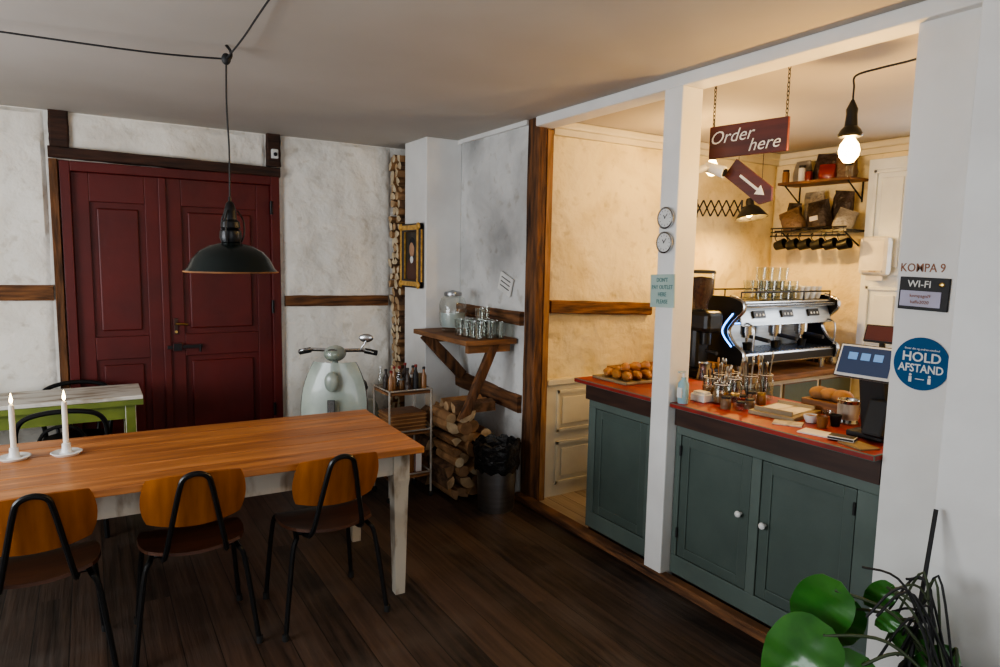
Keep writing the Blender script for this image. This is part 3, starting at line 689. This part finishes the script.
b.box((0,0,0),(.225,.145,.014),CERW,bevel=.005,M=M1);b.box((0,.002,.008),(.20,.115,.004),SCREEN,M=M1)
for k in range(3): b.box((-.05+.05*k,.02,.0105),(.035,.03,.002),ICON,M=M1)
M2=FM((2.775,1.50,ZC+.42),(.08,-1,0),(.35,0,1))
b.box((0,0,0),(.13,.075,.014),BLACKM,bevel=.004,M=M2);b.box((0,0,.008),(.115,.06,.004),SCRRED,M=M2)
b.cyl((2.76,1.48,ZC+.25),(2.785,1.50,ZC+.40),.012,BLACKM)
b.build()

# ---------------------------------------------------------------- back counter + espresso machine + grinder
b=B('back_counter');b.bx(3.15,KX-.005,2.80,KY-.03,.86,.90,SHELFW,bevel=.004).bx(3.2,KX-.02,2.86,KY-.04,.012,.86,PAINTW)
for k in range(4):
    x=3.25+k*.42;b.bx(x,x+.38,2.845,2.86,.08,.82,GREEN,bevel=.004).ell((x+.33,2.835,.5),(.012,.012,.012),BRASS,u=10,v=6)
b.build()
b=B('espresso_machine',TR(3.62,2.86,.90));Wm=1.04
for x in(.06,Wm-.06):
    for y in(.05,.40): b.cyl((x,y,0),(x,y,.08),.02,CHROME,seg=12)
b.box((Wm/2,.22,.115),(Wm,.46,.08),STEELB,bevel=.012)
b.box((Wm/2,-.01,.115),(Wm-.06,.012,.05),BLACK)
for k in range(23): b.box((.05+k*.042,.10,.158),(.012,.2,.006),CHROME)
b.box((Wm/2,.34,.28),(Wm-.06,.20,.28),BLACK,bevel=.01)
b.box((Wm/2,.232,.24),(Wm-.08,.01,.16),STEELB)
b.box((Wm/2,.25,.475),(Wm-.02,.44,.05),BLACK,bevel=.012)
b.box((Wm/2,.25,.42),(Wm-.06,.30,.10),BLACKM,bevel=.01)
b.box((Wm/2,.045,.405),(Wm-.05,.014,.15),STEELB,rot=(-.35,0,0),bevel=.004)
b.box((Wm/2,.015,.47),(Wm-.04,.03,.02),BLACK,bevel=.004)
for s in(0,1):
    x=s*Wm
    prof=[(-.02,.08),(-.03,.16),(.05,.22),(.10,.30),(.06,.37),(-.01,.44),(.0,.50),(.10,.53),(.44,.53),(.47,.48),(.47,.08)]
    M=Matrix.Translation((x-.012,0,0))@Matrix(((0,0,1,0),(1,0,0,0),(0,1,0,0),(0,0,0,1)))
    b.prism(prof,.024,M,BLACK)
    b.smooth_tube([(x,-.02,.08),(x,-.03,.16),(x,.05,.22),(x,.10,.30),(x,.06,.37),(x,-.01,.44),(x,0,.50),(x,.10,.53)],.013,CHROME,8,5)
    q=x+(-.018 if s==0 else .018)
    b.smooth_tube([(q,.06,.20),(q,.14,.30),(q,.06,.42)],.004,BLUEL,6)
b.box((Wm/2,.12,.345),(Wm-.12,.01,.006),BLUEL)
for k in range(3):
    x=.21+k*.30
    b.cyl((x,.12,.36),(x,.12,.265),.045,CHROME,seg=20).cyl((x,.12,.272),(x,.12,.245),.036,CHROME,seg=20)
    b.cyl((x,.09,.255),(x,-.06,.24),.014,BLACKM,seg=10).cyl((x,.12,.245),(x,.12,.215),.008,CHROME,seg=8)
    b.box((x,.033,.41),(.12,.014,.05),BLACK,rot=(-.35,0,0))
    for q in(-.035,0,.035): b.box((x+q,.024,.408),(.014,.006,.014),CERW,rot=(-.35,0,0))
    b.lathe([(.001,.161),(.026,.161),(.036,.21),(.033,.21),(.024,.167)],BLACK,(x,.11,0),seg=16)
for x in(.07,Wm-.07): b.smooth_tube([(x,.05,.36),(x,-.04,.33),(x,-.04,.18)],.006,CHROME,8)
for y in(.04,.44): b.cyl((.03,y,.56),(Wm-.03,y,.56),.006,BLACK,seg=8)
for x in(.03,.35,.70,Wm-.03):
    for y in(.04,.44): b.cyl((x,y,.50),(x,y,.56),.005,BLACK,seg=8)
b.build()
ZM=1.402
b=B('glass_stack')
for i in range(5):
    for k in range(2): glass(b,3.95+i*.085,2.97+k*.11,ZM,.038,.13)
for i in range(4): glass(b,3.99+i*.085,3.02,ZM+.132,.036,.09)
b.build()
b=B('cup_stack')
for i in range(4):
    for k in range(2):
        for q in range(2): b.lathe([(.001,0),(.022,0),(.036,.05),(.033,.05),(.02,.006)],CERW,(4.38+i*.07,2.98+k*.12,ZM+q*.04),seg=16)
b.build()
b=B('milk_pitchers')
for x,y in((3.30,2.87),(4.80,2.95)):
    b.lathe([(.001,0),(.045,0),(.048,.03),(.036,.09),(.042,.12),(.039,.12),(.033,.09),(.001,.01)],CHROME,(x,y,.90),seg=20)
b.build()
b=B('coffee_grinder',TR(3.42,3.04,.90))
b.box((0,0,.03),(.17,.24,.06),BLACK,bevel=.012).box((0,.03,.24),(.14,.15,.40),BLACKM,bevel=.03).box((0,-.04,.37),(.16,.20,.14),BLACKM,bevel=.03)
b.cyl((0,-.06,.30),(0,-.06,.22),.035,BLACK).cyl((0,-.07,.18),(0,-.16,.17),.012,BLACKM)
b.lathe([(.05,.44),(.055,.50),(.085,.55),(.088,.68),(.09,.685)],GLASS);b.lathe([(.001,.45),(.048,.45),(.053,.50),(.08,.55),(.082,.65),(.001,.66)],BEANS);b.lathe([(.001,.705),(.085,.70),(.092,.685),(.092,.68)],BLACKM)
b.build()

# ---------------------------------------------------------------- kitchen shelves
b=B('hanging_shelf')
b.bx(KX-.24,KX,2.86,3.46,2.27,2.29,SHELFW,bevel=.003).bx(KX-.24,KX,2.86,3.46,1.90,1.915,BLACK)
for y in(2.90,3.42):
    b.tube([(KX-.005,y,2.12),(KX-.005,y,2.27)],.007,BLACK,6);b.tube([(KX-.005,y,2.14),(KX-.2,y,2.268)],.006,BLACK,6);b.tube([(KX-.005,y,1.80),(KX-.2,y,1.90)],.006,BLACK,6)
b.cyl((KX-.26,2.85,1.93),(KX-.26,3.48,1.93),.006,BLACK,seg=6);b.cyl((KX-.26,2.85,1.87),(KX-.26,3.48,1.87),.006,BLACK,seg=6)
for k in range(8): b.cyl((KX-.26,2.87+k*.085,1.87),(KX-.26,2.87+k*.085,1.93),.003,BLACK,seg=6)
for y in(2.855,3.475): b.cyl((KX-.26,y,1.90),(KX-.0,y,1.905),.005,BLACK,seg=6)
b.build()
def bag(b,x,y,z,w,d,h,m,rz=0,tilt=0,lab=True):
    M=TR(x,y,z,rz)@Matrix.Rotation(tilt,4,'X');rg=[]
    for t,s,q in((0,.92,.95),(.08,1,1),(.3,1.05,.95),(.55,.97,.9),(.8,.98,.55),(.92,.97,.15),(1,.97,.08)):
        rg.append([M@V(((q*d/2*c*abs(c)**-.4)*R.uniform(.85,1.12),(s*w/2*e*abs(e)**-.4)*R.uniform(.93,1.06),h*t)) for c,e in[(math.cos(2*math.pi*(k+.5)/16),math.sin(2*math.pi*(k+.5)/16)) for k in range(16)]])
    b.rings(rg,m)
    if lab:b.box((0-d*.52,0,h*.38),(.004,w*.4,h*.16),PAPER,M=M)
b=B('coffee_bags')
bag(b,4.85,2.98,2.292,.15,.10,.16,BAGR,.3,0,False);bag(b,4.85,3.15,2.292,.17,.10,.20,BAGK,.2,.1,False);bag(b,4.85,3.34,2.292,.15,.10,.17,BAGS,-.2,0,False)
bag(b,4.77,3.08,2.292,.12,.07,.11,REDJ,.2,.0,False)
bag(b,4.80,2.96,1.918,.14,.10,.15,BAGS,.4,.35,False);bag(b,4.79,3.12,1.918,.18,.12,.22,BAGK,-.1,-.15);bag(b,4.80,3.33,1.918,.17,.11,.17,BAGR,.3,-.4,False);bag(b,4.87,3.02,1.918,.16,.08,.29,BAGK,0,.12,False);bag(b,4.87,3.22,1.918,.17,.08,.30,BAGS,0,-.05,False);bag(b,4.84,3.40,1.918,.12,.08,.22,BAGK,0,.1,False)
b.build()
b=B('shelf_jars')
for y,h,m in((2.90,.10,GLASS),(3.22,.08,REDJ),(3.28,.12,PAPER),(3.42,.10,SPICE)): jar(b,4.755,y,2.292,.026,h,m,BLACKM)
b.build()
b=B('hanging_mugs')
for k in range(6):
    y=2.90+k*.105;b.lathe([(.001,0),(.034,.002),(.042,.085),(.039,.085),(.03,.01)],BLACK,M=Matrix.Translation((KX-.26,y,1.79))@Matrix.Rotation(1.3,4,'X'),seg=16)
    b.smooth_tube([(KX-.26,y,1.86),(KX-.26,y,1.89),(KX-.26,y+.012,1.87),(KX-.26,y,1.835),(KX-.26,y-.02,1.83)],.004,BLACK,6,4)
b.build()
b=B('window_shutter');b.bx(KX-.045,KX-.005,2.47,2.84,.95,2.42,SHUT,bevel=.004)
for z0,z1 in((1.02,1.5),(1.58,2.34)):
    for q in((2.52,2.79,z0,z0+.025),(2.52,2.79,z1-.025,z1),(2.52,2.545,z0,z1),(2.765,2.79,z0,z1)): b.bx(KX-.065,KX-.045,q[0],q[1],q[2],q[3],SHUT,bevel=.004)
    b.bx(KX-.06,KX-.045,2.58,2.73,z0+.06,z1-.06,SHUT,bevel=.006)
b.build()
b=B('towel_dispenser',FM((KX-.12,2.70,1.72),(0,-1,0),(0,0,1)))
b.box((0,0,0),(.22,.28,.08),CERW,bevel=.035).box((0,-.11,.03),(.14,.02,.03),LEGW,bevel=.003).box((0,-.15,.0),(.12,.05,.004),PAPER).box((0,0,-.045),(.10,.10,.018),CERW);b.build()
b=B('syrup_bottles')
for k in range(4): bottle(b,4.80,3.06+.08*k,.90,.032,.28,R.choice([SPICE,BLACKM,CERW]),BLACKM)
b.build()

# ---------------------------------------------------------------- signs
def chain(b,p0,p1):
    p0=V(p0);p1=V(p1);n=int((p1-p0).length/.018)
    for k in range(n):
        c=p0.lerp(p1,(k+.5)/n);a=(k%2)*math.pi/2
        b.tube([c+V((.006*math.cos(t)*math.cos(a),.006*math.cos(t)*math.sin(a),.013*math.sin(t))) for t in[2*math.pi*q/10 for q in range(10)]],.0018,BLACK,5,closed=True)
SL=V((2.69,2.375,0));SR=V((2.76,1.99,0));sx=(SR-SL).normalized();mid=(SL+SR)/2
SM=FM((mid.x,mid.y,2.245),sx,(0,0,1))
b=B('order_here_sign');b.box((0,0,0),(.40,.155,.018),SIGNR,bevel=.003,M=SM)
b.text('Order',.088,SM@Matrix.Translation((-.085,.020,.010))@Matrix.Rotation(.04,4,'Z'),WHITEI,.35,bold=-.006)
b.text('here',.085,SM@Matrix.Translation((.085,-.032,.010))@Matrix.Rotation(.04,4,'Z'),WHITEI,.35,bold=-.006)
for s in(-1,1):
    p=SM@V((s*.185,.075,0));chain(b,(p.x,p.y,p.z),(p.x,p.y,H))
b.build()
AM=FM((2.77,2.18,2.035),sx,(0,0,1))@Matrix.Rotation(math.radians(-38),4,'Z')
b=B('arrow_sign');b.prism([(-.14,-.05),(.10,-.05),(.14,0),(.10,.05),(-.14,.05)],.014,AM,SIGNR)
b.prism([(-.07,-.006),(.05,-.006),(.05,-.026),(.095,0),(.05,.026),(.05,.006),(-.07,.006)],.002,AM@Matrix.Translation((0,0,.014)),WHITEI)
for q in(-.12,.04):
    p=AM@V((q,.04,.007));b.cyl(p,(p.x,p.y,2.172),.0015,BLACK,seg=5)
b.build()
b=B('security_camera');b.cyl((2.59,2.38,2.10),(2.64,2.36,2.12),.018,CERW);b.cyl((2.64,2.36,2.12),(2.68,2.34,2.12),.008,CERW)
b.tube([(2.67,2.38,2.13),(2.70,2.29,2.095)],[.026,.029],CERW,16);b.cyl((2.70,2.29,2.095),(2.702,2.285,2.093),.02,BLACK,seg=14);b.build()
for z in(1.865,1.745):
    b=B('round_gauge',FM((2.45,2.412,z),(0,-1,0),(0,0,1)))
    b.lathe([(.001,0),(.050,0),(.054,.008),(.054,.018),(.048,.022),(.046,.016),(.001,.016)],CHROME,seg=32);b.lathe([(.001,.0175),(.045,.0175)],CERW,seg=32)
    for k in range(12): b.box((.036*math.cos(k*math.pi/6),.036*math.sin(k*math.pi/6),.0185),(.007,.0018,.001),BLACKM,rot=(0,0,k*math.pi/6))
    b.box((.006,.008,.019),(.03,.003,.001),BLACKM,rot=(0,0,.9)).box((-.004,.006,.019),(.02,.004,.001),BLACKM,rot=(0,0,2.2));b.build()
b=B('notice_paper',FM((2.446,2.42,1.505),(0,-1,.04),(0,0,1)));b.box((0,0,0),(.165,.165,.004),TEALP)
for k,t in enumerate(('DON\'T','PAY OUTLET','HERE','PLEASE')): b.text(t,.029 ,Matrix.Translation((0,.054-.036*k,.003)),TEALT,0,.0005,.85)
b.build()
PX=XR-.001
b=B('pier_lettering',FM((PX,1.228,1.645),(0,-1,0),(0,0,1)));b.text('KOMPA 9',.042,Matrix.Identity(4),INKB,0,.0008,.85);b.build()
b=B('wifi_sign',FM((PX-.004,1.215,1.555),(0,-1,-.02),(0,0,1)));b.box((0,0,0),(.165,.115,.008),BLACKM,bevel=.002)
b.text('WI-FI',.034,Matrix.Translation((-.015,.033,.005)),WHITEI,0,.0006,1);b.box((-.008,-.018,.005),(.135,.055,.003),LAV)
b.ell((.058,.035,.005),(.010,.009,.002),BRASS,u=10,v=6)
for k in range(2): b.text(('kompagni9','kaffe2020')[k],.016,Matrix.Translation((-.008,-.008-.022*k,.0072)),INKB,0,.0004)
b.build()
b=B('distance_sticker',FM((PX-.002,1.203,1.308),(0,-1,0),(0,0,1)));b.lathe([(.001,0),(.094,0),(.094,.002),(.001,.002)],BLUE,seg=48)
b.text('Bevar din og andres sundhed',.010,Matrix.Translation((0,.052,.003)),WHITEI,0,.0004)
b.text('HOLD',.047,Matrix.Translation((0,.022,.003)),WHITEI,0,.0006,1,.018);b.text('AFSTAND',.040,Matrix.Translation((0,-.018,.003)),WHITEI,0,.0006,.86,.018)
for s in(-1,1): b.ell((s*.032,-.042,.003),(.005,.005,.001),WHITEI,u=10,v=6);b.box((s*.032,-.058,.003),(.010,.020,.001),WHITEI);
b.box((0,-.055,.003),(.03,.003,.001),WHITEI);b.build()

# ---------------------------------------------------------------- pendant bulb in kitchen
bx,by,bz=2.80,1.715,2.14
b=B('pendant_bulb',TR(bx,by,0))
b.lathe([(.001,bz-.055),(.02,bz-.05),(.038,bz-.025),(.042,bz),(.036,bz+.025),(.022,bz+.045),(.016,bz+.06)],BULBM,seg=24)
b.lathe([(.017,bz+.05),(.045,bz+.055),(.05,bz+.065),(.04,bz+.085),(.026,bz+.10),(.022,bz+.15),(.024,bz+.17),(.015,bz+.19),(.006,bz+.21)],BLACK,seg=20)
b.smooth_tube([(0,0,bz+.20),(.002,0,bz+.26),(.01,.0,bz+.31),(.05,-.08,bz+.33),(.06,-.2,bz+.335),(.06,-.32,bz+.35),(.06,-.5,H)],.0045,BLACKM,6)
b.build()
def light(name,kind,loc,e,col,size=.05,rot=None,sy=None,**k):
    l=bpy.data.lights.new(name,kind);l.energy=e;l.color=col
    if kind=='AREA':
        l.shape='RECTANGLE';l.size=size;l.size_y=sy or size
    else:l.shadow_soft_size=size
    for q,v in k.items():setattr(l,q,v)
    o=bpy.data.objects.new(name,l);o.location=loc
    if rot:o.rotation_euler=rot
    bpy.context.scene.collection.objects.link(o);return o
WARM=(1,.58,.16)
light('bulb_light','POINT',(bx,by,bz),28,WARM,.035)

b=B('scissor_lamp')
A=V((3.96,KY-.05,2.06));E=V((4.10,3.30,2.05));d=(E-A)
b.box((3.96,KY-.038,2.06),(.05,.022,.14),BLACK,bevel=.004)
n=6
for k in range(n):
    p=A+d*(k/n);q=A+d*((k+1)/n);z=V((0,0,.06))
    b.cyl(p+z,q-z,.006,BLACK,seg=6);b.cyl(p-z,q+z,.006,BLACK,seg=6)
b.cyl(E+V((0,0,.06)),E-V((0,0,.07)),.007,BLACK,seg=8)
E2=E+V((.02,-.06,0));b.cyl(E-V((0,0,.0)),E2+V((0,0,.02)),.008,BLACK,seg=8)
b.lathe([(.001,.07),(.02,.07),(.028,.05),(.03,.02),(.06,0),(.095,-.045),(.115,-.075),(.11,-.075),(.088,-.043),(.055,-.006),(.001,0)],BLACK,seg=28,M=Matrix.Translation(E2)@Matrix.Rotation(-.2,4,'X'))
b.ell(E2+V((0,.01,-.04)),(.026,.026,.026),BULBM,u=14,v=8)
b.build()
light('scissor_lamp_light','POINT',E2+V((0,.015,-.055)),38,WARM,.03)
b=B('hanging_bulb',TR(3.42,3.0,0));b.lathe([(.001,2.20),(.02,2.205),(.038,2.23),(.04,2.255),(.02,2.30),(.016,2.31)],BULBM,seg=20);b.cyl((0,0,2.30),(0,0,2.37),.02,BLACK);b.cyl((0,0,2.37),(0,0,H),.004,BLACKM,seg=6);b.build()
light('hanging_bulb_light','POINT',(3.42,3.0,2.25),18,(1,.61,.21),.035)

# ---------------------------------------------------------------- plant on stool
b=B('plant_stool',TR(2.10,.86,0));b.lathe([(.001,.21),(.14,.21),(.15,.22),(.14,.232),(.001,.232)],BLACKM)
for k in range(4):
    a=math.pi/4+k*math.pi/2;b.cyl((.10*math.cos(a),.10*math.sin(a),.21),(.14*math.cos(a),.14*math.sin(a),0),.011,BLACK,seg=8)
b.build()
b=B('potted_plant',TR(2.10,.86,.232))
b.lathe([(.001,0),(.085,0),(.12,.18),(.128,.19),(.128,.205),(.115,.205),(.105,.17),(.001,.17)],POTG);b.lathe([(.001,.18),(.108,.178)],SOIL)
def leafm(b,base,tip,up,w,bend=.03):
    base=V(base);tip=V(tip);ax=tip-base;L=ax.length;x=ax.normalized();y=V(up).cross(x).normalized();z=x.cross(y)
    def fn(u,v):
        t=(u+1)/2;ww=w*(math.sin(math.pi*min(1,t**.62*1.0))**.75 if 0<t<1 else 0)
        back=-.14*L*(1-t)**2*abs(v)**1.2*1.0 if t<.5 else 0
        return base+x*(L*t+back)+y*(ww*v*.5)+z*(-bend*t*t*2+abs(v)*w*.12*math.sin(math.pi*t)+.003*math.sin(t*22+3*v))
    b.grid(fn,18,10,.0015,LEAF)
def st(b,p0,p1,r=.004,l=.08):
    p0=V(p0);p1=V(p1);m=(p0+p1)/2+V((0,0,l));b.smooth_tube([p0,m,p1],r,STEM,6,6)
for base,tip,up,w in(
   ((-.10,.30,.38),(-.12,.42,.14),(-.75,-.5,.6),.185),
   ((-.18,.28,.26),(-.34,.38,.08),(-.5,-.5,.8),.22),
   ((-.13,.18,.20),(-.30,.20,.06),(-.3,-.5,.8),.18),
   ((-.01,.29,.30),(-.01,.38,.10),(-.8,-.4,.4),.13),
   ((.03,.20,.40),(.00,.27,.30),(-.8,-.5,.4),.08),
   ((-.02,.14,.34),(-.05,.21,.28),(-.6,-.6,.5),.06),
   ((.04,.10,.28),(.02,.20,.21),(-.8,-.6,.3),.09),
   ((.06,.02,.26),(-.02,.10,.18),(-.8,-.6,.3),.09)):
    leafm(b,base,tip,up,w);st(b,(R.uniform(-.03,.03),R.uniform(-.03,.03),.17),base,.005)
for k in range(16):
    a=R.uniform(1.0,2.4);rr=R.uniform(.12,.28)
    b.smooth_tube([(R.uniform(-.06,.06),R.uniform(-.04,.06),.17),(rr*.5*math.cos(a),rr*.5*math.sin(a),.17+R.uniform(.20,.34)),(rr*math.cos(a)*.8,rr*math.sin(a),.17+R.uniform(.02,.30))],.004,R.choice([STEM,BLACKM,BLACKM]),6,6)
b.cyl((-.02,.10,.17),(.17,.15,.65),.007,BLACKM,seg=8)
b.build()

# ---------------------------------------------------------------- lights & world
D=(.92,.96,1.0)
light('window_daylight_left','AREA',(-2.35,(WY0+WY1)/2,1.5),125,D,1.4,(0,-math.pi/2,0),WY1-WY0)
light('window_daylight_front','AREA',(.1,-2.25,1.5),44,D,2.6,(math.pi/2,0,0),1.4)
light('window_daylight_kitchen','AREA',(KX+.16,1.875,1.6),28,D,1.2,(0,math.pi/2,0),1.15)
w=bpy.data.worlds.new('World');bpy.context.scene.world=w;w.use_nodes=True
w.node_tree.nodes['Background'].inputs[0].default_value=(.6,.72,.9,1);w.node_tree.nodes['Background'].inputs[1].default_value=.4
try: bpy.context.scene.view_settings.look='AgX - Medium High Contrast'
except Exception: pass

# ---------------------------------------------------------------- camera
psi=math.radians(31.7);th=math.radians(6.4);a=.019
f=V((math.sin(psi)*math.cos(th),math.cos(psi)*math.cos(th),-math.sin(th)));r0=V((math.cos(psi),-math.sin(psi),0));u0=r0.cross(f)
r=r0*math.cos(a)+u0*math.sin(a);u=u0*math.cos(a)-r0*math.sin(a)
m=Matrix((r,u,-f)).transposed().to_4x4();m.translation=V((0,0,1.65))
cd=bpy.data.cameras.new('Camera');cd.lens=24;cd.sensor_width=36;cd.clip_start=.05
co=bpy.data.objects.new('Camera',cd);co.matrix_world=m;bpy.context.scene.collection.objects.link(co);bpy.context.scene.camera=co
